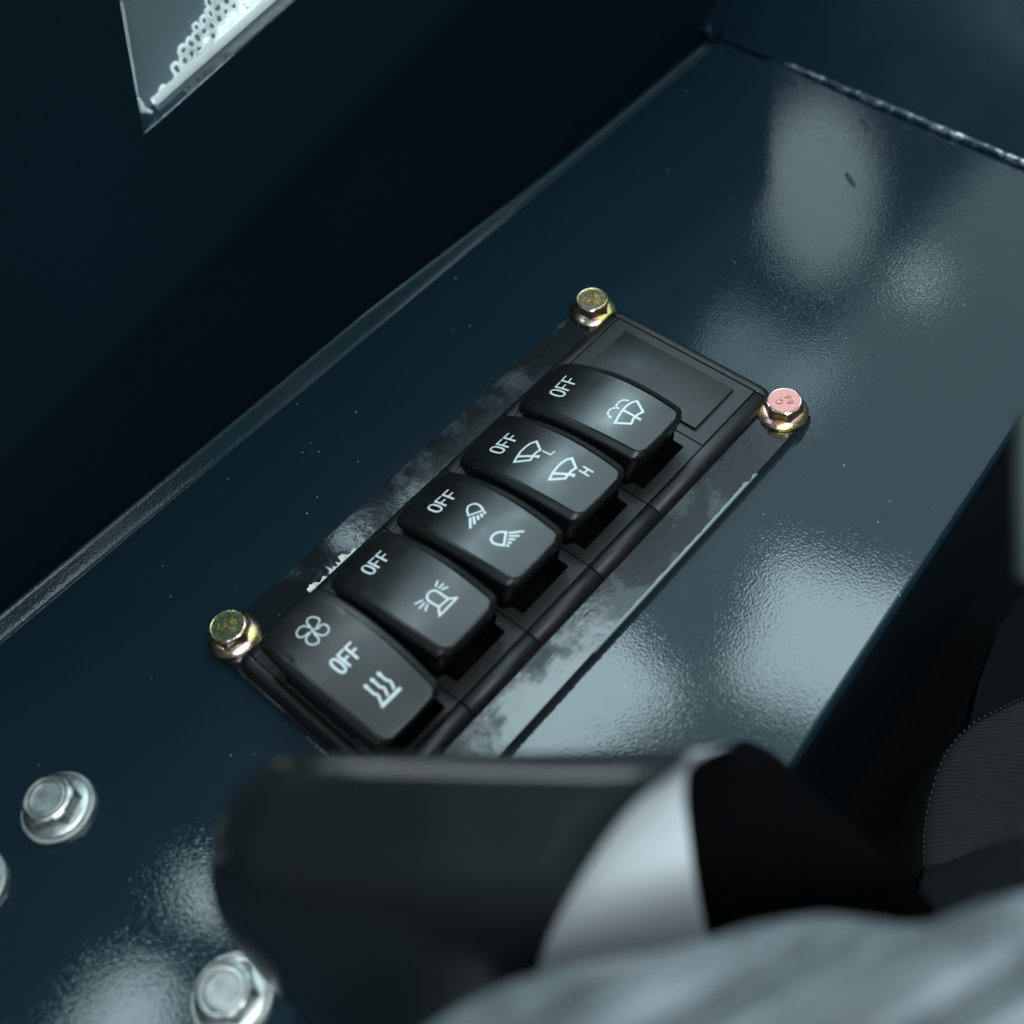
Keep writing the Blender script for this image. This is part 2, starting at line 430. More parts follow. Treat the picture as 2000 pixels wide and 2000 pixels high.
def fabric_material():
    mat = bpy.data.materials.new('black_ribbed_webbing')
    nt, n, l, p = nodes_of(mat)
    pos = coords(n)
    w = n.new('ShaderNodeTexWave')
    w.wave_type = 'BANDS'; w.bands_direction = 'Y'
    w.inputs['Scale'].default_value = 290.0
    w.inputs['Distortion'].default_value = 1.2
    mp = n.new('ShaderNodeMapping')
    mp.inputs['Rotation'].default_value = (0, 0, 0.84)
    l.new(pos, mp.inputs['Vector'])
    l.new(mp.outputs[0], w.inputs['Vector'])
    a = noise_node(n, l, pos, 1200.0, 3.0)
    b = noise_node(n, l, pos, 55.0, 3.0)
    col = ramp(n, l, b.outputs['Fac'], [(0.45, (0.002, 0.003, 0.0035)), (0.75, (0.014, 0.019, 0.021))])
    c2 = mixc(n, l, w.outputs['Fac'], (0.008, 0.010, 0.011), col.outputs['Color'])
    l.new(c2, p.inputs['Base Color'])
    p.inputs['Roughness'].default_value = 0.85
    b1 = bump(n, l, w.outputs['Fac'], 3e-4)
    l.new(bump(n, l, a.outputs['Fac'], 1e-4, 1.0, b1), p.inputs['Normal'])
    return mat


STEEL = steel_material()
PLATE = plate_material()
RESIDUE = residue_material()
WEBBING = fabric_material()
FELT = new_mat('black_felt', (0.006, 0.0075, 0.0085), 0.95, spec=0.15)
THREAD = new_mat('grey_thread', (0.022, 0.027, 0.027), 0.8)

# ---------------------------------------------------------------- the setting
ZC, ZP = -6.0, -3.0        # console top, mounting-plate top (switch frame face is z = 0)


def edge_y(x):             # right-hand edge of the console, slightly askew
    return -108.0 - 0.07 * (182.0 - x)


# console: a sheet with the panel cut-out, bending down along its right edge
xs = [-330, 2, 142, 283]
verts, faces = [], []


def q(a, b, c, d):
    i = len(verts)
    verts.extend([a, b, c, d])
    faces.append((i, i + 1, i + 2, i + 3))


def P3(x, y, z=ZC):
    return (x, y, z)


for x0, x1 in ((xs[0], xs[1]), (xs[2], xs[3])):
    q(P3(x0, edge_y(x0) + 2), P3(x1, edge_y(x1) + 2), P3(x1, 62.5), P3(x0, 62.5))
q(P3(2, edge_y(2) + 2), P3(142, edge_y(142) + 2), P3(142, -47), P3(2, -47))
q(P3(2, -1), P3(142, -1), P3(142, 62.5), P3(2, 62.5))
# rounded bend and the drop on the right
prof = [(2.0 - 2.0 * math.sin(a), -2.0 + 2.0 * math.cos(a)) for a in [i * math.pi / 2 / 6 for i in range(7)]] + [(-0.3, -12), (-1.5, -160)]
for i in range(len(prof) - 1):
    for x0, x1 in ((-330, -100), (-100, 0), (0, 60), (60, 120), (120, 182), (182, 283)):
        (d0, z0), (d1, z1) = prof[i], prof[i + 1]
        q((x0, edge_y(x0) + d0, ZC + z0), (x1, edge_y(x1) + d0, ZC + z0), (x1, edge_y(x1) + d1, ZC + z1), (x0, edge_y(x0) + d1, ZC + z1))
bm = bmesh.new()
for f in faces:
    bm.faces.new([bm.verts.new(verts[i]) for i in f])
bmesh.ops.remove_doubles(bm, verts=bm.verts, dist=1e-4)
console = bm_obj('console', bm, PAINT, smooth=True, angle=60)
for pl_ in console.data.polygons:
    if abs(pl_.normal.z) > 0.9999:
        pl_.use_smooth = False
tag(console, kind='structure')

# upturned lip of the console sheet along the left wall (child of the console)
rows = []
rng = random.Random(5)
for i in range(90):
    x = -330 + i * 616 / 89.0
    h = 3.9 if x < 100 else max(1.0, 3.9 - (x - 100) * 0.03)
    h += 0.18 * noise.noise(Vector((x * 0.03, 3.1, 0)))
    w = 0.22 * noise.noise(Vector((x * 0.06, 9.1, 0)))
    yt = 66.4 if x < 100 else max(65.2, 66.4 - (x - 100) * 0.012)
    rows.append([(x, 61.7 + w, ZC - 0.05), (x, 61.9 + w, ZC + 0.12), (x, 62.25 + w, ZC + 0.24), (x, 62.8 + w, ZC + 0.14 * h + 0.1), (x, 63.6, ZC + 0.35 * h), (x, yt - 1.2, ZC + 0.78 * h),
                 (x, yt - 0.5, ZC + 0.95 * h), (x, yt, ZC + h), (x, yt + 0.5, ZC + 0.85 * h), (x, yt + 0.9, ZC - 6), (x, 88.0, ZC - 14)])
v_, f_ = grid_mesh(rows)
lip = mesh_obj('lip', v_, f_, PAINT_LIP, console, True, 40)

# floor far below the console on the right, closing the view
floor = mesh_obj('floor', [(-400, -600, -170), (500, -600, -170), (500, 100, -170), (-400, 100, -170)], [(0, 1, 2, 3)],
                 new_mat('dark_floor_mat', (0.006, 0.007, 0.008), 0.9, spec=0.1))
tag(floor, kind='structure')

# left wall: skirt shaped to recede and fall into shade, then a panel leaning back that carries the window
U = Vector((0.98596075, 0, 0.16697722))
V = Vector((-0.16322722, 0.21074158, 0.96381786))
N = Vector((-0.03518904, -0.97754181, 0.20778293))
O0 = Vector((40, 66.6, 48.3))


def wl(u, v, off=0.0):
    return O0 + U * u + V * v + N * off


rows = []
for k in range(8):                       # soft fold between skirt and leaning panel
    pass
skirt = []
for u in (-380, -60, 20, 100, 180, 300):
    top = wl(u, 0)
    skirt.append([(top.x, 73.0, -30), (top.x, 68.6, top.z - 8), (top.x, 67.3, top.z - 4), tuple(wl(u, 0) + Vector((0, 0.35, 0))), tuple(wl(u, 5) + Vector((0, 0.12, 0))), tuple(wl(u, 10))])
v_, f_ = grid_mesh(skirt)
op = [(27.4, 33.4), (250, 27.95), (250, 150), (94.6, 150)]      # window opening
rects = [[(-380, 10), (300, 10), (250, 27.95), (27.4, 33.4)],     # below the sill
         [(-380, 10), (27.4, 33.4), (60, 90), (-380, 90)],         # left of the jamb
         [(50, 90), (60, 90), (94.6, 150), (84.6, 150)],           # slim post
         [(300, 10), (300, 150), (250, 150), (250, 27.95)],
         [(84.6, 150), (94.6, 150), (250, 150), (300, 150), (300, 158), (84.6, 158)]]
for poly in rects:
    nb = len(v_)
    v_ += [tuple(wl(*p_)) for p_ in poly]
    f_.append(tuple(range(nb, nb + len(poly))))
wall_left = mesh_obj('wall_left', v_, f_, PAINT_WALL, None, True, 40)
tag(wall_left, kind='structure')
# folded return of the opening
D = 8.5
rv, rf = [], []
prof = [(0.0, 0.0), (0.35, -0.1), (0.7, -0.5), (0.8, -1.0), (0.8, -D)]
cu, cv = 190, 90
for i, (u, v) in enumerate(op):
    for s, o_ in prof:
        du, dv = (cu - u), (cv - v)
        L_ = math.hypot(du, dv)
        rv.append(tuple(wl(u + du / L_ * s, v + dv / L_ * s, o_ + 0.02)))
np_ = len(prof)
for i in range(4):
    j = (i + 1) % 4
    for k in range(np_ - 1):
        rf.append((i * np_ + k, j * np_ + k, j * np_ + k + 1, i * np_ + k + 1))
mesh_obj('window_return', rv, rf, PAINT, wall_left, True, 30)

# far end wall
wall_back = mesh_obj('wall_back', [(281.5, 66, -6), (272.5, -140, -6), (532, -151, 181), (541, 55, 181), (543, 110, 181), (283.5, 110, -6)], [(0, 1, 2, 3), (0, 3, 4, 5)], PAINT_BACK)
tag(wall_back, kind='structure')

def weld_material():
    mat = bpy.data.materials.new('glinting_painted_weld')
    nt, n, l, p = nodes_of(mat)
    a = noise_node(n, l, geo_pos(n), 260.0, 4.0, 0.6)
    r = ramp(n, l, a.outputs['Fac'], [(0.50, (0, 0, 0)), (0.62, (1, 1, 1))])
    col = mixc(n, l, r.outputs['Color'], (0.010, 0.036, 0.055), (0.50, 0.55, 0.57))  # pale metallic flecks put into the colour for highlights on the painted bead
    l.new(col, p.inputs['Base Color'])
    l.new(r.outputs['Color'], p.inputs['Metallic'])
    p.inputs['Roughness'].default_value = 0.38
    l.new(bump(n, l, a.outputs['Fac'], 9e-5), p.inputs['Normal'])
    return mat


WELD = weld_material()
# weld beads: along the far corner, one lump in the corner
rng = random.Random(11)


def bead(name, pts, r, mat, seed, lump=0.35, n=120, freq=0.6):
    rows = []
    for i in range(n):
        t = i / (n - 1) * (len(pts) - 1)
        k = min(int(t), len(pts) - 2)
        p = Vector(pts[k]).lerp(Vector(pts[k + 1]), t - k)
        d = (Vector(pts[k + 1]) - Vector(pts[k])).normalized()
        s = Vector((0, 0, 1)).cross(d).normalized()
        up = d.cross(s)
        rad = r * (1 + lump * noise.noise(Vector((i * freq, seed, 0.3))) + 0.5 * lump * noise.noise(Vector((i * freq * 2.7, seed, 7.3))))
        rad *= min(1.0, 0.45 + 1.6 * i / n)
        if i < 4 or i > n - 5:
            rad *= 0.35
        row = []
        for a in range(10):
            th = 2 * math.pi * a / 10
            rr = rad * (1 + 0.08 * noise.noise(Vector((i * freq * 1.5, a * 1.3, seed))))
            row.append(p + s * (rr * math.cos(th)) + up * (rr * math.sin(th)))
        rows.append(row)
    v_, f_ = grid_mesh(rows, closed=True)
    return mesh_obj(name, v_, f_, mat, console, True, 70)


bead('weld_bead', [(280.6, 34, ZC + 0.5), (278.8, 8, ZC + 0.6), (277.2, -20, ZC + 0.8), (275.9, -56, ZC + 0.8), (274.4, -100, ZC + 0.8)], 1.5, WELD, 3.0, 0.22, 200, 0.11)
bead('weld_bead', [(281.0, 62, ZC + 0.6), (280.4, 40, ZC + 0.9)], 1.0, PAINT_WALL, 5.0, 0.2)
bead('weld_lump', [(279.0, 66.0, ZC + 1), (280.0, 63.5, ZC + 3.0), (280.4, 61.5, ZC + 2)], 3.6, PAINT, 8.0, 0.5, 26, 0.9)
bead('paint_run', [(284.8, 61.3, -3.2), (290.4, 55.3, 0.3), (296, 48.4, 3.7)], 0.7, PAINT_WALL, 9.0, 0.3, 30)

# two runs in the paint near the far end
for cx_, cy_, an in ((240.0, -18.4, -0.94), (266.2, -7.3, -0.90)):
    bm = bmesh.new()
    bmesh.ops.create_icosphere(bm, subdivisions=3, radius=1.0)
    for v in bm.verts:
        c = v.co.copy()
        v.co = Vector((cx_ + c.x * 4.2 * math.cos(an) - c.y * 0.8 * math.sin(an), cy_ - c.x * 4.2 * math.sin(an) - c.y * 0.8 * math.cos(an), ZC + c.z * 0.22))
    bm_obj('paint_sag', bm, PAINT, console, True, 80)

# ---------------------------------------------------------------- window pane with bubbled sealant
pane_mat = new_mat('tinted_pane', (0.36, 0.43, 0.45), 0.25)
nt, n, l, p = nodes_of(pane_mat)
tr = n.new('ShaderNodeBsdfTransparent')
tr.inputs['Color'].default_value = (0.85, 0.93, 0.95, 1)
ms = n.new('ShaderNodeMixShader')
ms.inputs[0].default_value = 0.16
l.new(tr.outputs[0], ms.inputs[1])
l.new(p.outputs[0], ms.inputs[2])
l.new(ms.outputs[0], n['Material Output'].inputs['Surface'])
win = empty('window_pane', wl(90, 33, -D))
inv_base = wl(90, 33, -D)
pv = [wl(20, 24, -D - 0.2), wl(256, 20, -D - 0.2), wl(256, 156, -D - 0.2), wl(88, 156, -D - 0.2)]
pv += [p - N * 4 for p in pv]
pf = [(0, 1, 2, 3), (7, 6, 5, 4), (0, 4, 5, 1), (1, 5, 6, 2), (2, 6, 7, 3), (3, 7, 4, 0)]
mesh_obj('glass', [p - inv_base for p in pv], pf, pane_mat, win)
tag(win, 'grey window pane with bubbly white sealant along its lower edge, top left', 'window')

seal_mat = bpy.data.materials.new('white_bubbled_sealant')
nt, n, l, p = nodes_of(seal_mat)
p.inputs['Base Color'].default_value = (0.93, 0.95, 0.94, 1)
p.inputs['Roughness'].default_value = 0.35
tl = n.new('ShaderNodeBsdfTranslucent')
tl.inputs['Color'].default_value = (0.93, 0.95, 0.94, 1)
ms = n.new('ShaderNodeMixShader')
ms.inputs[0].default_value = 0.5
l.new(p.outputs[0], ms.inputs[1])
l.new(tl.outputs[0], ms.inputs[2])
l.new(ms.outputs[0], n['Material Output'].inputs['Surface'])
bm = bmesh.new()
rng = random.Random(21)


def seal_top(u):            # upper limit of the sealant above the sill
    if u < 38:
        return 0.0
    return 33.4 + max(0.6, min((u - 38) * 0.40, 60)) + 1.2 * noise.noise(Vector((u * 0.25, 2.2, 0)))


def tube(bm, pts, r, seg=6, closed=True):
    n_ = len(pts)
    rings = []
    for i, p_ in enumerate(pts):
        a, b = pts[(i - 1) % n_], pts[(i + 1) % n_]
        if not closed:
            a, b = pts[max(i - 1, 0)], pts[min(i + 1, n_ - 1)]
        d = (b - a).normalized()
        s = N.cross(d).normalized()
        up = d.cross(s)
        rings.append([bm.verts.new(p_ + s * r * math.cos(6.2832 * k / seg) + up * 0.6 * r * math.sin(6.2832 * k / seg)) for k in range(seg)])
    for i in range(n_ if closed else n_ - 1):
        A, B = rings[i], rings[(i + 1) % n_]
        for k in range(seg):
            bm.faces.new((A[k], A[(k + 1) % seg], B[(k + 1) % seg], B[k]))


# bubble walls on a loose hexagonal lattice
row = 0
v0 = 34.0
while v0 < 60:
    sz = 1.15
    u0 = 38 + (row % 2) * 1.25
    while u0 < 140:
        cu_, cv_ = u0 + rng.uniform(-.35, .35), v0 + rng.uniform(-.3, .3)
        tp = seal_top(cu_)
        if cv_ < tp - 0.5:
            depth_in = tp - cv_
            fill = depth_in > 6.5 + rng.uniform(-2.0, 2.0)
            rx, ry = (sz * rng.uniform(.8, 1.15), sz * rng.uniform(.85, 1.3))
            if fill:
                k = 8
                ring = [wl(cu_ + 1.5 * math.cos(6.2832 * i / k), cv_ + 1.5 * math.sin(6.2832 * i / k), -D + 0.5) for i in range(k)]
                vs = [bm.verts.new(q_) for q_ in ring]
                c_ = bm.verts.new(wl(cu_, cv_, -D + 1.0))
                for i in range(k):
                    bm.faces.new((vs[i], vs[(i + 1) % k], c_))
            else:
                wob = rng.uniform(0, 6.28)
                pts = [wl(cu_ + rx * (1 + .12 * math.sin(2 * a + wob)) * math.cos(a), cv_ + ry * (1 + .1 * math.cos(3 * a + wob)) * math.sin(a), -D + 0.35) for a in [6.2832 * i / 14 for i in range(14)]]
                tube(bm, pts, rng.uniform(.34, .56))
        u0 += 2.5
    v0 += 2.05
    row += 1
# solid bead at the sill, running up to the right, and a blob in the corner
pts = [wl(36.5 + i * 1.2, 33.6 - i * 0.028 + 0.25 + 0.2 * noise.noise(Vector((i * .4, 1, 1))), -D + 0.9) for i in range(86)]
tube(bm, pts, 1.5, 8, closed=False)
for q_, r_ in ((wl(32.6, 38.0, -5), 1.0), (wl(32.8, 37.0, -5), .8), (wl(32.4, 36.2, -4.5), .9), (wl(33.0, 35.2, -4), .6), (wl(33.4, 34.6, -4), .5)):
    s_ = bmesh.ops.create_icosphere(bm, subdivisions=2, radius=r_)
    bmesh.ops.translate(bm, verts=s_['verts'], vec=q_)
for v in bm.verts:
    v.co -= inv_base
seal = bm_obj('sealant', bm, seal_mat, win, True, 60)
tag(seal, 'white sealant full of honeycomb bubbles')

# ---------------------------------------------------------------- mounting plate
PX0, PX1, PY0, PY1 = -4.8, 148.0, -63.8, 15.0
bm = bmesh.new()
rects = [((PX0, PY0), (PX1, PY0), (PX1, -47.0), (PX0, -47.0)), ((PX0, -1.0), (PX1, -1.0), (PX1, PY1), (PX0, PY1)),
         ((PX0, -47.0), (2, -47.0), (2, -1.0), (PX0, -1.0)), ((142, -47.0), (PX1, -47.0), (PX1, -1.0), (142, -1.0))]
outl = [(PX0, PY0), (PX1, PY0), (PX1, PY1), (PX0, PY1)]
hole = [(2, -47.0), (142, -47.0), (142, -1.0), (2, -1.0)]
ch = 0.45
ring_a = [bm.verts.new((x, y, ZC + 0.15)) for x, y in outl]
ring_b = [bm.verts.new((x, y, ZP - ch)) for x, y in outl]
ring_c = [bm.verts.new((x + (ch if x < 50 else -ch), y + (ch if y < -20 else -ch), ZP)) for x, y in outl]
ring_d = [bm.verts.new((x, y, ZP)) for x, y in hole]
ring_e = [bm.verts.new((x, y, ZC - 4)) for x, y in hole]
for A, B in ((ring_a, ring_b), (ring_b, ring_c), (ring_c, ring_d), (ring_d, ring_e)):
    for i in range(4):
        j = (i + 1) % 4
        bm.faces.new((A[i], A[j], B[j], B[i]))
plate = bm_obj('mounting_plate', bm, PLATE, None, True, 20)
tag(plate, 'scuffed glossy black metal plate under the row of rocker switches', 'plate')
# dried film caught along the frame on the left side
rng = random.Random(4)
fv, ff = [], []
n_ = 70
for i in range(n_):
    x = 22.5 + i * 24.5 / n_
    env = math.sin(math.pi * min(1, (i + 6) / (n_ + 4))) ** 0.7
    big = max(0.0, noise.noise(Vector((x * 0.9, 4.4, 0))) * 1.5 + 0.75) * env * (1.25 - i / n_)
    spike = max(0.0, noise.noise(Vector((x * 2.6, 0.5, 5.5))) - 0.15) * 3.2 * env
    yb = 4.7 + 1.9 * big + spike + 0.25 * rng.random()
    if i > 48 and noise.noise(Vector((x * 1.6, 1.0, 2.0))) < 0.05:
        yb = 4.75
    fv += [(x, 4.55, ZP + 0.35), (x - .12 * (yb - 4.7), yb, ZP + 0.30), (x - .12 * (yb - 4.7), yb + 0.1, ZP + 0.02)]
for i in range(n_ - 1):
    a = i * 3
    ff += [(a, a + 3, a + 4, a + 1), (a + 1, a + 4, a + 5, a + 2)]
tag(mesh_obj('dried_film', fv, ff, RESIDUE, plate, False), 'ragged white dried film')
# thin pale strip: worn right rim of the plate, its caught light painted in
fv, ff = [], []
for i in range(60):
    x = 55 + i * 68 / 59
    w = 0.55 + 0.35 * noise.noise(Vector((x * 0.5, 8, 0))) + (0.5 * rng.random() if x > 112 else 0.08 * rng.random())
    w *= min(1, i / 8)
    if x > 117 and noise.noise(Vector((x * 1.1, 3, 3))) < 0:
        w = 0.1
    fv += [(x, PY0 + 0.05, ZP - 0.25), (x, PY0 + 0.25, ZP + 0.12), (x, PY0 + 0.3 + w, ZP + 0.08), (x, PY0 + 0.35 + w, ZP - .02)]
v_ = fv
ff = []
for i in range(59):
    a = i * 4
    for k in range(3):
        ff.append((a + k, a + 4 + k, a + 5 + k, a + 1 + k))
mesh_obj('worn_edge_glint', v_, ff, new_mat('worn_edge_glint_grey', (0.20, 0.25, 0.26), 0.45), plate, True, 50)

# ---------------------------------------------------------------- switch frame
PITCH, WID = 24.0, 48.0
frame = empty('switch_frame', (72, -24, ZP))
tag(frame, 'black plastic surround clipped together around the rocker switches', 'switch frame')


def fpart(name, bm, mat, **k):
    for v in bm.verts:
        v.co -= Vector((72, -24, ZP))
    return bm_obj(name, bm, mat, frame, **k)


def rail_profile():
    """Cross-section from the inner edge (0) outward, z relative to the face."""
    pts = [(0.0, -2.6), (0.0, -0.22), (0.2, -0.02)]
    for a in range(0, 10):
        th = math.radians(90 - a * 9.5)
        pts.append((1.35 + 3.1 * math.cos(th), -2.95 + 2.95 * math.sin(th)))
    pts.append((4.6, -3.0))
    return pts


def rail(x0, x1, y, sgn, name):
    bm = bmesh.new()
    pr = rail_profile()
    g = 0.16
    st = [(x0 + g, 0.12), (x0 + g + 0.14, 0.0), (x1 - g - 0.14, 0.0), (x1 - g, 0.12)]
    ringsv = []
    for x, dz in st:
        ringsv.append([bm.verts.new((x, y + sgn * (d - 0.5 * dz * (i > 2)), z - dz if i > 1 else z)) for i, (d, z) in enumerate(pr)])
    for A, B in zip(ringsv, ringsv[1:]):
        for i in range(len(pr) - 1):
            bm.faces.new((A[i], A[i + 1], B[i + 1], B[i]))
    bm.faces.new(ringsv[0]); bm.faces.new(ringsv[-1][::-1])
    return fpart(name, bm, FRAME, angle=50)


for k in range(4):
    a = 0 if k else 0
    x0 = PITCH * k + (0.0 if k else 0.2)
    rail(x0, PITCH * (k + 1), -WID - 0.15, -1, 'side_rail')
    rail(x0, PITCH * (k + 1), 0.15, 1, 'side_rail')
rail(PITCH * 4, PITCH * 6 - 0.1, -WID - 0.15, -1, 'side_rail')
rail(PITCH * 4, PITCH * 6 - 0.1, 0.15, 1, 'side_rail')


def end_rail(x, sgn, name):
    """Closing rail with rounded outer corners, along y."""
    bm = bmesh.new()
    pr = rail_profile()
    pr = [(d * 0.86, z) for d, z in pr]
    ys = []
    ringsv = []
    stations = []
    R_ = 4.3
    for a in range(0, 7):
        th = math.radians(a * 15)
        stations.append((0.15 + R_ * math.cos(th), math.sin(th)))
    y_hi = 0.15
    for i in range(7):                       # left corner sweep
        th = math.radians(90 - i * 15)
        ringsv.append([bm.verts.new((x + sgn * d * math.cos(th), y_hi + (d / 0.86) * math.sin(th), z)) for d, z in pr])
    for i in range(7):                       # right corner sweep
        th = math.radians(i * 15)
        ringsv.append([bm.verts.new((x + sgn * d * math.cos(th), -WID - 0.15 - (d / 0.86) * math.sin(th), z)) for d, z in pr])
    for A, B in zip(ringsv, ringsv[1:]):
        for i in range(len(pr) - 1):
            bm.faces.new((A[i], A[i + 1], B[i + 1], B[i]))
    bmesh.ops.remove_doubles(bm, verts=bm.verts, dist=1e-4)
    return fpart(name, bm, FRAME, angle=50)


end_rail(PITCH * 6 + 0.1, 1, 'end_rail')
end_rail(0.0, -1, 'end_rail')
# dark well under the switches
bm = bmesh.new()
prism(bm, [(0.3, -47.9), (143.7, -47.9), (143.7, -0.1), (0.3, -0.1)], -20, -19)
fpart('well_floor', bm, HOLE)
for y0, y1 in ((-48.05, -47.75), (-0.25, 0.05)):
    bm = bmesh.new()
    prism(bm, [(0.2, y0), (143.8, y0), (143.8, y1), (0.2, y1)], -19, -1.2)
    fpart('well_wall', bm, HOLE)

# ---------------------------------------------------------------- rocker switches
HL, SAG = 21.4, 3.2
POSE = {1: (-24.5, 9.5, 0.0), 2: (-21.6, 8.7, 12.9), 3: (-21.6, 8.8, 12.7), 4: (-21.7, 8.9, 12.3), 5: (-21.7, 8.9, 12.6)}


def half_width(t):
    w = 10.5 + 0.85 * (1 - t * t)
    a = abs(t)
    if a > 0.90:
        w -= 1.5 * (1 - math.sqrt(max(0.0, 1 - ((a - 0.90) / 0.10) ** 2)))
    return w


def rocker_mesh():
    rings = []
    N_ = 64
    ts = [-1 + 2 * i / N_ for i in range(N_ + 1)]
    ts = sorted(set(ts + [-.985, -.97, -.955, -.94, -.925, .985, .97, .955, .94, .925]))

    def section(t, y, dz, shrink=0.0):
        w = half_width(t) - shrink
        z0 = SAG * (1 - t * t) + dz
        k = max(0.0, min(1.0, (0.55 - t) / 1.1))        # shoulders fade towards the depressed end
        drop = 0.30 + 0.30 * k
        g = 0.5 * k
        sh = 2.5
        left = [(0.9, -14.0), (0.25, -6.0), (0.0, -drop - 1.0), (0.10, -drop - 0.5), (0.40, -drop - 0.12), (0.62, -drop),
                (sh - 0.70, -0.12 * drop), (sh - 0.52, 0.04 * k), (sh - 0.38, -0.03 - g), (sh - 0.14, -0.03 - g), (sh, 0.0)]
        pts = [(-w + a, z0 + c) for a, c in left]
        pts += [(-w + sh + 1.6, z0), (0, z0), (w - sh - 1.6, z0)]
        pts += [(w - a, z0 + c) for a, c in left[::-1]]
        top = SAG * (1 - t * t)
        e = 0.55 * max(0.0, abs(t) - 0.6) / 0.4
        return [(x, (y + math.copysign(e * (1 - (x / w) ** 2), y)) * (1 - 0.026 * max(0.0, top - z - 1.6)), z) for x, z in pts]

    rings.append(section(-1, -HL, -14, 1.5))
    rings.append(section(-1, -HL - 0.45, -2.0, 0.1))
    rings.append(section(-1, -HL - 0.62, -1.1, 0.1))
    rings.append(section(-1, -HL - 0.35, -0.35, 0.05))
    for t in ts:
        rings.append(section(t, t * HL, 0.0))
    rings.append(section(1, HL + 0.35, -0.35, 0.05))
    rings.append(section(1, HL + 0.62, -1.1, 0.1))
    rings.append(section(1, HL + 0.45, -2.0, 0.1))
    rings.append(section(1, HL, -14, 1.5))
    return grid_mesh(rings)


rv, rf = rocker_mesh()
rocker_me = None


def ribbon(strokes):
    """Printed marks: flat ribbons lying 0.05 mm above the curved rocker face."""
    verts, faces = [], []

    def rz(x, y):
        t = y / HL
        return SAG * (1 - t * t) + 0.05

    for w, closed, pts in strokes:
        pts = [Vector(p) for p in pts]
        # resample
        seq = pts + ([pts[0]] if closed else [])
        fine = []
        for a, b in zip(seq, seq[1:]):
            k = max(1, int((b - a).length / 0.7))
            fine += [a.lerp(b, i / k) for i in range(k)]
        if not closed:
            fine.append(seq[-1])
        n_ = len(fine)
        h = w / 2
        base = len(verts)
        if not closed:
            d0 = (fine[1] - fine[0]).normalized(); d1 = (fine[-1] - fine[-2]).normalized()
            fine[0] = fine[0] - d0 * h * 0.35; fine[-1] = fine[-1] + d1 * h * 0.35
        for i, p_ in enumerate(fine):
            a = fine[(i - 1) % n_] if (closed or i > 0) else None
            b = fine[(i + 1) % n_] if (closed or i < n_ - 1) else None
            d1 = (p_ - a).normalized() if a is not None else (b - p_).normalized()
            d2 = (b - p_).normalized() if b is not None else d1
            nn = Vector((-(d1 + d2).y, (d1 + d2).x))
            if nn.length < 1e-6:
                nn = Vector((-d1.y, d1.x))
            nn.normalize()
            c = max(0.55, nn.dot(Vector((-d1.y, d1.x))))
            for s in (1, -1):
                r_ = p_ + nn * (s * h / c)
                verts.append((r_.x, r_.y, rz(r_.x, r_.y)))
        for i in range(n_ if closed else n_ - 1):
            a = base + 2 * i
            b = base + 2 * ((i + 1) % n_)
            faces.append((a, b, b + 1, a + 1))
    return verts, faces


LABEL = {1: 'black rocker with fan, OFF and heat symbols, nearest the lever, sitting level',
         2: 'black rocker marked OFF with a rotating beacon symbol, tipped to its OFF end',
         3: 'black rocker marked OFF with low and high beam headlamp symbols',
         4: 'black rocker marked OFF with two wiper symbols lettered L and H',
         5: 'black rocker marked OFF with a windscreen washer spray symbol, next to the blank'}

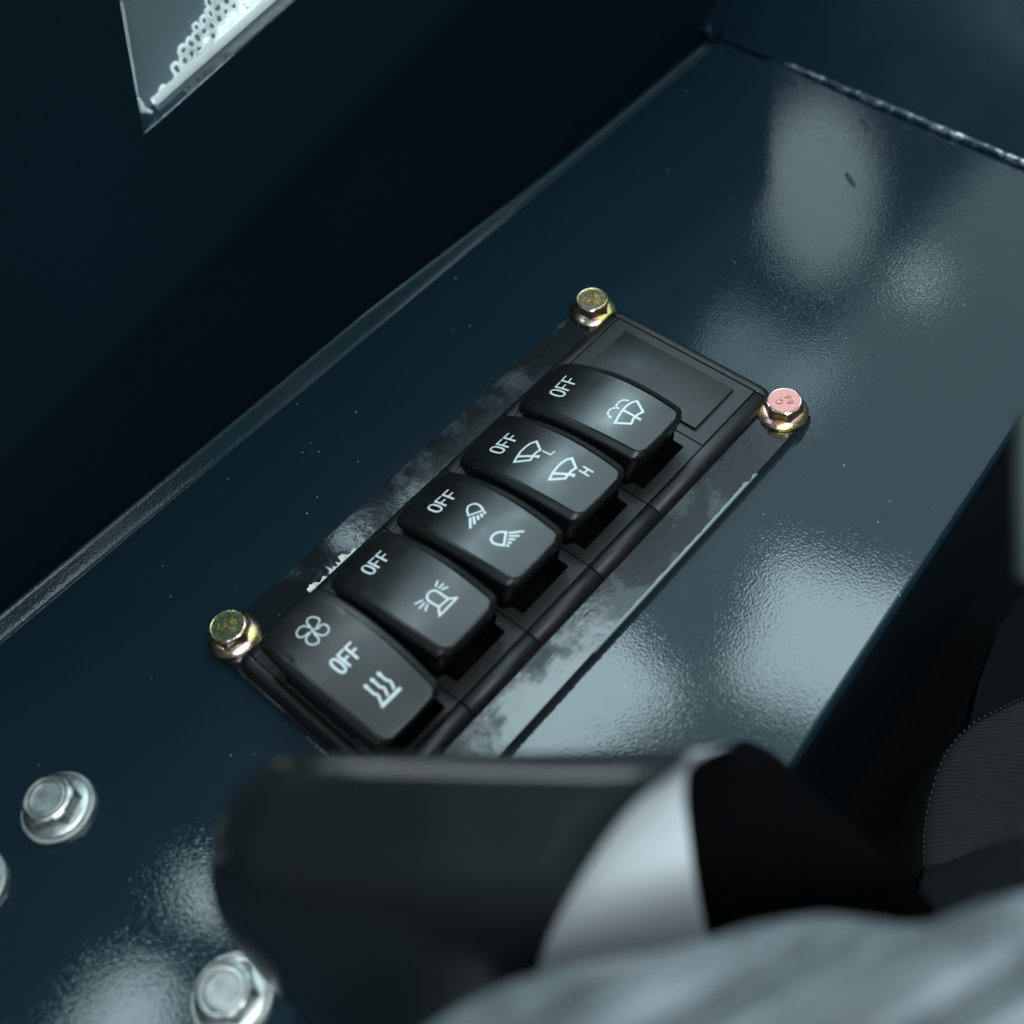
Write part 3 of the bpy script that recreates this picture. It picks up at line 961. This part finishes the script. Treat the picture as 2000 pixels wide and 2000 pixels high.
for k in range(1, 6):
    cx = (k - 0.5) * PITCH
    root = empty('rocker_switch', (cx, -24, 0))
    tag(root, LABEL[k], 'switch', 'rocker switches in one row')
    # housing: face around the rocker with a stepped opening, walls going down
    bm = bmesh.new()
    h = PITCH / 2 - 0.17
    yo = WID / 2 - 0.1
    outer = [(-h, -yo), (h, -yo), (h, yo), (-h, yo)]
    R_ = 0.8
    inner = [(-8.6, -20.2), (8.6, -20.2), (8.6 + 0.3, -19.4), (8.9, -16.6), (10.9, -15.4), (10.9, 15.4), (8.9, 16.6), (8.9, 21.2), (-8.9, 21.2), (-8.9, 16.6), (-10.9, 15.4), (-10.9, -15.4), (-8.9, -16.6), (-8.9, -19.4)]
    if k == 1:
        inner = [(x, y - 2.3 if y < 0 else y - 2.0) for x, y in inner]
    n_i = len(inner)
    top = [bm.verts.new((x, y, -0.05)) for x, y in inner]
    bot = [bm.verts.new((x * .97, y * .97, -16)) for x, y in inner]
    # outer ring with many verts so the face is a quad ring
    ang = [math.atan2(y, x) for x, y in inner]
    out_pts = []
    for (x, y) in inner:
        if abs(y) > 15.5:
            out_pts.append((math.copysign(h, x) if abs(abs(y) - 16.6) < 3.4 and abs(y) < 19.6 else x, math.copysign(yo, y) if abs(y) > 19.0 else y))
        else:
            out_pts.append((math.copysign(h, x), y))
    ot = [bm.verts.new((x, y, -0.05)) for x, y in out_pts]
    corner = {}
    for i in range(n_i):
        j = (i + 1) % n_i
        bm.faces.new((top[i], top[j], bot[j], bot[i]))
        a, b = ot[i], ot[j]
        # add the corner point where the outer path turns
        if abs(a.co.x - b.co.x) > 0.05 and abs(a.co.y - b.co.y) > 0.05:
            c = bm.verts.new((math.copysign(h, a.co.x + b.co.x), math.copysign(yo, a.co.y + b.co.y), -0.05))
            bm.faces.new((a, c, b, top[j], top[i]))
        else:
            bm.faces.new((a, b, top[j], top[i]))
    # skirt around the outside, slightly rounded upper edge
    for (x0, y0), (x1, y1) in zip(outer, outer[1:] + outer[:1]):
        v1 = bm.verts.new((x0, y0, -0.05)); v2 = bm.verts.new((x1, y1, -0.05)); v3 = bm.verts.new((x1, y1, -8)); v4 = bm.verts.new((x0, y0, -8))
        bm.faces.new((v1, v2, v3, v4))
    bmesh.ops.remove_doubles(bm, verts=bm.verts, dist=1e-3)
    bm_obj('housing', bm, FRAME, root, True, 30)
    # rocker
    y0, z0, tilt = POSE[k]
    if rocker_me is None:
        r = mesh_obj('rocker', rv, rf, BLACK, root, True, 34)
        rocker_me = r.data
    else:
        r = bpy.data.objects.new('rocker', rocker_me)
        COL.objects.link(r)
        r.parent = root
    r.location = Vector((0, y0 + 24, z0)) * S
    r.rotation_euler = (-math.radians(tilt), 0, 0)
    for nm, strokes in MARKS[k]:
        v_, f_ = ribbon(strokes)
        mk = mesh_obj(nm, v_, f_, INK, r)

# blanking plate at the far end
root = empty('blanking_plate', (132, -24, 0))
tag(root, 'plain black blanking plate with a raised pad beyond the washer switch', 'blank plate')
bm = bmesh.new()
prism(bm, [(-11.83, -23.9), (11.83, -23.9), (11.83, 23.9), (-11.83, 23.9)], -6, -0.03)
bevel_top(bm, -0.5, 0.12, 1)
bm_obj('face', bm, FRAME, root, True, 30)
# pad: flush at its far left, proud towards the near right
bm = bmesh.new()
pp = [(-8.9, -19.2), (8.6, -19.2), (8.6, 18.8), (-8.9, 18.8)]
zz = [0.90, 0.82, 0.72, 0.80]
lo = [bm.verts.new((x, y, -0.3)) for x, y in pp]
hi = [bm.verts.new((x, y, z)) for (x, y), z in zip(pp, zz)]
bm.faces.new(hi)
for i in range(4):
    bm.faces.new((lo[i], lo[(i + 1) % 4], hi[(i + 1) % 4], hi[i]))
bevel_top(bm, 0.0, 0.18, 2)
bm_obj('pad', bm, FRAME, root, True, 30)

# ---------------------------------------------------------------- flange bolts
def ring_pts(r, z, n_=48, ph=0.0):
    return [(r * math.cos(ph + 2 * math.pi * i / n_), r * math.sin(ph + 2 * math.pi * i / n_), z) for i in range(n_)]


def hex_r(af, th):
    a = (th % (math.pi / 3)) - math.pi / 6
    return af / 2 / math.cos(a)


def lathe_hex(levels, n_=72):
    """levels: (kind, size, z); 'c' circle radius, 'h' hexagon across flats, 'm' the smaller of hex and circle."""
    rows = []
    for kind, s_, z in levels:
        row = []
        for i in range(n_):
            th = 2 * math.pi * i / n_
            if kind == 'c':
                r_ = s_
            elif kind == 'h':
                r_ = hex_r(s_, th)
            else:
                r_ = min(hex_r(s_[0], th), s_[1])
            row.append((r_ * math.cos(th), r_ * math.sin(th), z))
        rows.append(row)
    last = rows[-1]
    rows.append([(x * 0.96, y * 0.96, z) for x, y, z in last])
    v_, f_ = grid_mesh(rows, closed=True)
    nv = len(rows[0])
    f_.append(tuple(range(len(v_) - nv, len(v_))))
    return v_, f_


def stamp(marks, z, scale, h=0.24):
    """Raised stamping: closed little tubes."""
    verts, faces = [], []
    for pts, closed in marks:
        pts = [Vector((a * scale, b * scale, z)) for a, b in pts]
        n_ = len(pts)
        base = len(verts)
        for i, p_ in enumerate(pts):
            a, b = (pts[(i - 1) % n_], pts[(i + 1) % n_]) if closed else (pts[max(0, i - 1)], pts[min(n_ - 1, i + 1)])
            d = (b - a).normalized()
            s_ = Vector((-d.y, d.x, 0))
            for w_, hh in ((-.17, -.05), (-.08, h), (.08, h), (.17, -.05)):
                verts.append(p_ + s_ * w_ + Vector((0, 0, hh)))
        for i in range(n_ if closed else n_ - 1):
            A, B = base + 4 * i, base + 4 * ((i + 1) % n_)
            for k_ in range(3):
                faces.append((A + k_, A + k_ + 1, B + k_ + 1, B + k_))
    return verts, faces


def circ(cx_, cy_, r_, n_=10, a0=0, a1=6.2832):
    full = abs(a1 - a0) > 6.2
    return [(cx_ + r_ * math.cos(a0 + (a1 - a0) * i / (n_ if full else n_ - 1)), cy_ + r_ * 1.15 * math.sin(a0 + (a1 - a0) * i / (n_ if full else n_ - 1))) for i in range(n_)]


def eight(cx_, cy_):
    return [(circ(cx_, cy_ + 0.36, 0.34), True), (circ(cx_, cy_ - 0.40, 0.40), True)]


STAMP_MARKS = eight(-0.95, -1.2) + eight(0.95, -1.2) + [([(-.05, -1.6), (.05, -1.6)], False)] + \
    [(circ(0, 1.35, 0.75, 14, 0.6, 5.9), False), ([(0.62, 1.1), (0.2, 0.75), (0.1, 0.35), (0.35, 0.3)], False)]


def gold_bolt(x, y, rot, top, seed, label):
    root = empty('flange_bolt', (x, y, ZP), (0, 0, math.radians(rot)))
    mat = zinc('yellow_zinc', top, seed)
    v_, f_ = lathe_hex([('c', 6.6, 0.0), ('c', 6.9, 0.25), ('c', 6.9, 0.8), ('c', 6.7, 1.05), ('c', 6.1, 1.45), ('c', 5.3, 1.95), ('c', 4.8, 2.1)])
    mesh_obj('flange', v_, f_, mat, root, True, 35)
    v_, f_ = lathe_hex([('h', 9.5, 1.2), ('m', (9.5, 5.4), 4.3), ('m', (9.5, 5.1), 4.85), ('c', 4.7, 5.2), ('c', 4.35, 5.36), ('c', 4.15, 5.3)])
    hd = mesh_obj('hex_head', v_, f_, mat, root, True, 30)
    v_, f_ = stamp(STAMP_MARKS, 5.3, 1.08)
    mesh_obj('stamped_marks', v_, f_, mat, hd, True, 60)
    tag(root, label, 'bolt', 'yellow zinc flange bolts')
    return root


gold_bolt(143.7, 10.0, 35, (0.95, 0.76, 0.44), 1.0, 'dull gold flange bolt at the far left corner of the plate')
gold_bolt(144.2, -57.2, 52, (0.74, 0.33, 0.31), 2.0, 'pink topped flange bolt at the right corner beside the blanking plate')
gold_bolt(1.5, 11.4, 40, (0.56, 0.60, 0.32), 3.0, 'greenish gold flange bolt beside the fan and heat switch')


def silver_bolt(x, y, rot, label):
    root = empty('washer_bolt', (x, y, ZC), (0, 0, math.radians(rot)))
    v_, f_ = lathe_hex([('c', 8.8, 0.0), ('c', 9.05, 0.2), ('c', 9.05, 0.9), ('c', 8.8, 1.15), ('c', 8.2, 1.2), ('c', 5, 1.2)])
    mesh_obj('washer', v_, f_, STEEL, root, True, 35)
    v_, f_ = lathe_hex([('c', 7.0, 1.1), ('c', 7.1, 1.5), ('c', 7.85, 1.65), ('c', 7.9, 2.05), ('c', 7.6, 2.25), ('c', 6.4, 2.6), ('c', 5.4, 2.75)])
    mesh_obj('flange', v_, f_, STEEL, root, True, 35)
    v_, f_ = lathe_hex([('h', 11.8, 2.0), ('m', (11.8, 6.75), 5.9), ('m', (11.8, 6.35), 6.4), ('c', 5.8, 6.8), ('c', 5.15, 7.15), ('c', 4.95, 7.1), ('c', 4.75, 6.5), ('c', 4.6, 6.5), ('c', 4.4, 7.0), ('c', 3.9, 7.1), ('c', 3.6, 6.8), ('c', 3.3, 6.78)])
    mesh_obj('hex_head', v_, f_, STEEL, root, True, 32)
    tag(root, label, 'bolt', 'bright steel bolts on the console')


silver_bolt(-55.5, 10.8, 25, 'bright steel washer bolt standing alone on the left of the console')
silver_bolt(-55.0, -54.7, 8, 'shiny steel washer bolt at the bottom edge beside the black lever')
silver_bolt(-80.3, 12.0, 14, 'steel bolt cut off by the left edge of the photograph')

# ---------------------------------------------------------------- lever in the foreground
R_rows = [  # left x,y  crest x,y  inner-edge x,y  right silhouette x,y  depth
    ((640, 1482), (1352, 1484), (1440, 1474), (1462, 1462), 172),
    ((596, 1476), (1350, 1470), (1420, 1458), (1452, 1446), 155),
    ((524, 1492), (1318, 1508), (1352, 1492), (1512, 1472), 148),
    ((464, 1538), (1240, 1570), (1338, 1540), (1592, 1546), 149),
    ((426, 1612), (1170, 1660), (1344, 1620), (1694, 1640), 152),
    ((410, 1706), (1110, 1760), (1356, 1710), (1782, 1722), 155),
    ((432, 1800), (1066, 1850), (1372, 1790), (1842, 1800), 163),
    ((484, 1880), (1046, 1930), (1392, 1880), (1880, 1880), 175),
    ((560, 1960), (1036, 2010), (1410, 1960), (1900, 1960), 190),
    ((680, 2060), (1034, 2120), (1430, 2060), (1905, 2060), 212),
    ((800, 2140), (1040, 2220), (1450, 2160), (1905, 2160), 235)]


def interp_rows(rows, k):
    """Catmull-Rom between traced rows."""
    def cr(a, b, c, d, t):
        return 0.5 * ((2 * b) + (-a + c) * t + (2 * a - 5 * b + 4 * c - d) * t * t + (-a + 3 * b - 3 * c + d) * t ** 3)
    out = []
    n_ = len(rows)
    flat = [[c for p_ in r_[:4] for c in p_] + [r_[4]] for r_ in rows]
    for i in range(n_ - 1):
        A, B, C_, D_ = flat[max(i - 1, 0)], flat[i], flat[i + 1], flat[min(i + 2, n_ - 1)]
        for j in range(k):
            t = j / k
            out.append([cr(a, b, c, d, t) for a, b, c, d in zip(A, B, C_, D_)])
    out.append(flat[-1])
    return out


FR = interp_rows(R_rows, 4)
lever_base = at(1100, 1800, 160)
lever = empty('control_lever', lever_base)
tag(lever, 'blurred black lever head with a pale silver side in front of the switches', 'lever')


def closed_sheet(rows, back, name, mat, parent, base, angle=50):
    """Front sheet of points plus a back sheet pushed away from the viewer, joined all round."""
    nr, nc = len(rows), len(rows[0])
    fr = [p_ for r_ in rows for p_ in r_]
    bk = [p_ + (p_ - CAM).normalized() * back for p_ in fr]
    verts = [p_ - base for p_ in fr + bk]
    K = nr * nc
    faces = []
    for i in range(nr - 1):
        for j in range(nc - 1):
            a = i * nc + j
            faces.append((a, a + 1, a + 1 + nc, a + nc))
            faces.append((K + a + nc, K + a + nc + 1, K + a + 1, K + a))
    border = list(range(nc)) + [i * nc + nc - 1 for i in range(1, nr)] + [(nr - 1) * nc + j for j in range(nc - 2, -1, -1)] + [i * nc for i in range(nr - 2, 0, -1)]
    for a, b in zip(border, border[1:] + border[:1]):
        faces.append((a, K + a, K + b, b))
    return mesh_obj(name, verts, faces, mat, parent, True, angle)


def patch(xa, xb, cols, dfun):
    rows = []
    for r_ in FR:
        row = []
        for s_ in cols:
            x = r_[2 * xa] * (1 - s_) + r_[2 * xb] * s_
            y = r_[2 * xa + 1] * (1 - s_) + r_[2 * xb + 1] * s_
            row.append(at(x, y, dfun(s_, r_[8])))
        rows.append(row)
    return rows


colsA = [0, .012, .03, .06, .1, .15, .25, .4, .55, .7, .82, .9, .96, 1.0]
closed_sheet(patch(0, 1, colsA, lambda s_, d: d + 16 * max(0, 1 - s_ / .16) ** 2.2 + 1.5 * max(0, (s_ - .9) / .1) ** 2), 30, 'lever_head', KNOB, lever, lever_base)
colsB = [i / 10 for i in range(11)]
closed_sheet(patch(1, 2, colsB, lambda s_, d: d + 1.0 + 13 * s_ ** 0.6), 20, 'bevel', SILVER, lever, lever_base)
colsC = [i / 10 for i in range(11)]
closed_sheet(patch(2, 3, colsC, lambda s_, d: d + 15 + 4 * math.sin(math.pi * s_) + 22 * s_ * s_), 25, 'boot', KNOB_DULL, lever, lever_base)

# pale grey ridged cover, nearest to the viewer
cover_base = at(1500, 1950, 122)
cover = empty('ridged_cover', cover_base)
tag(cover, 'blurred pale grey ridged cover filling the bottom right corner', 'cover')
top_line = [(780, 2040), (900, 1965), (1000, 1918), (1100, 1890), (1200, 1872), (1300, 1858), (1385, 1838), (1460, 1812), (1540, 1796), (1620, 1788), (1700, 1796), (1760, 1808), (1810, 1806), (1860, 1786), (1920, 1762), (1990, 1746), (2060, 1735), (2140, 1728)]
rows = []
tl_ = []
for (xa, ya), (xb, yb) in zip(top_line, top_line[1:]):
    tl_ += [(xa + (xb - xa) * t / 5, ya + (yb - ya) * t / 5) for t in range(5)]
tl_.append(top_line[-1])
for j in range(50):
    v = j / 49
    row = []
    for i, (x, y) in enumerate(tl_):
        yy = y + v * (2260 - y)
        xx = x + v * 40 * (1 - i / (len(tl_) - 1))
        d = 124 + 16 * (1 - v) ** 5 - 8 * v
        ph = (xx * 0.52 + yy * 0.85)
        d += 1.5 * math.sin(ph / 14.0) + 4.5 * math.sin(ph / 38.0 + 1.0)
        row.append(at(xx, yy, d))
    rows.append(row)
fine = rows
closed_sheet(fine, 18, 'shell', GREYCOVER, cover, cover_base)

# ---------------------------------------------------------------- seat edge on the right, below the console
ZS = -62.0
seat_base = Vector((120, -150, ZS - 20))
seat = empty('seat', seat_base)
tag(seat, 'black fabric seat edge with curved stitched seam, right of the console', 'seat')
curve = [(150, -150), (141, -145), (135, -142), (125, -138), (113, -137), (100, -140), (90, -144), (83, -148), (82, -150), (80, -158)]


def spline(pts, k):
    out = []
    P_ = [Vector(p_) for p_ in pts]
    for i in range(len(P_) - 1):
        a, b, c, d = P_[max(i - 1, 0)], P_[i], P_[i + 1], P_[min(i + 2, len(P_) - 1)]
        for j in range(k):
            t = j / k
            out.append(0.5 * ((2 * b) + (-a + c) * t + (2 * a - 5 * b + 4 * c - d) * t * t + (-a + 3 * b - 3 * c + d) * t ** 3))
    out.append(P_[-1])
    return out


cs = spline(curve, 6)
cen = Vector((135, -185))
rows = []
for s_, dz in ((-0.06, -26), (-0.02, -8), (0.0, -1.2), (0.025, 0.1), (0.07, 0.8), (0.15, 1.0), (0.3, -1.5), (0.5, -4), (0.75, -6), (1.0, -7)):
    rows.append([Vector((*(p_.lerp(cen, s_)), ZS + dz + 1.2 * noise.noise(Vector((p_.x * .08, p_.y * .08, s_ * 4))) * (s_ > .1))) - seat_base for p_ in cs])
v_, f_ = grid_mesh(rows)
mesh_obj('webbing_panel', v_, f_, WEBBING, seat, True, 60)
# stitches along the seam
bm = bmesh.new()
L_ = 0.0
for a, b in zip(cs, cs[1:]):
    seg = (b - a).length
    k = max(1, int(seg / 1.5))
    for i in range(k):
        p0, p1 = a.lerp(b, (i + .15) / k), a.lerp(b, (i + .8) / k)
        d = (p1 - p0)
        ln = d.length
        d.normalize()
        s2 = bmesh.ops.create_icosphere(bm, subdivisions=1, radius=0.5)
        for v in s2['verts']:
            c = v.co.copy()
            t_ = d * (c.x * ln) + Vector((-d.y, d.x)) * (c.y * 0.62)
            mid = (p0 + p1) / 2
            v.co = Vector((mid.x + t_.x, mid.y + t_.y, ZS + 0.2 + c.z * 0.6)) - seat_base
bm_obj('stitching', bm, THREAD, seat, True, 80)
# seat side behind the seam
rows = [[Vector((60 + i * 18, -118 - 1.3 * i - (0 if k == 0 else 40), ZS - 10 - (0 if k == 0 else 6))) - seat_base for i in range(12)] for k in range(2)]
sp = [(158, -129), (140, -133), (131, -136), (124, -137.5), (118, -150), (190, -170), (190, -126)]
bm = bmesh.new()
prism(bm, sp, ZS - 16, ZS - 3.5)
bevel_top(bm, ZS - 10, 0.8, 2)
for v in bm.verts:
    v.co -= seat_base
bm_obj('side_panel', bm, new_mat('black_vinyl', (0.003, 0.005, 0.006), 0.85, spec=0.08), seat, True, 40)

# felt strap lying across
strap_pts = [(74.5, -150.5), (80, -149), (94, -157.5), (106, -166), (122, -176), (112, -186), (88, -174), (70, -158.5)]
bm = bmesh.new()
prism(bm, strap_pts, ZS - 4, ZS + 3.5)
bevel_top(bm, ZS, 0.9, 2)
for v in bm.verts:
    v.co -= Vector((90, -165, ZS))
strap = bm_obj('felt_strap', bm, FELT, None, True, 40)
strap.location = Vector((90, -165, ZS)) * S
tag(strap, 'black felt strap lying across the ribbed seat webbing', 'strap')

# thin rail close to the viewer, cut off by the right edge
rail_base = at(2016, 1130, 150)
rr_ = []
for i in range(12):
    c_ = at(2014 - 4 * math.sin(i * 0.35), 800 + i * 30, 150)
    ring_ = []
    for k in range(12):
        th = 2 * math.pi * k / 12
        ring_.append(c_ + AX @ Vector((1.9 * math.cos(th), 0, 1.9 * math.sin(th))) - rail_base)
    rr_.append(ring_)
v_, f_ = grid_mesh(rr_, closed=True)
n_ = len(v_)
f_ += [tuple(range(12)), tuple(range(n_ - 12, n_))]
grab = mesh_obj('grab_rail', v_, f_, new_mat('grey_rail_paint', (0.05, 0.065, 0.065), 0.5), None, True, 50)
grab.location = rail_base * S
tag(grab, 'thin grey upright rail cut off by the right edge', 'rail')
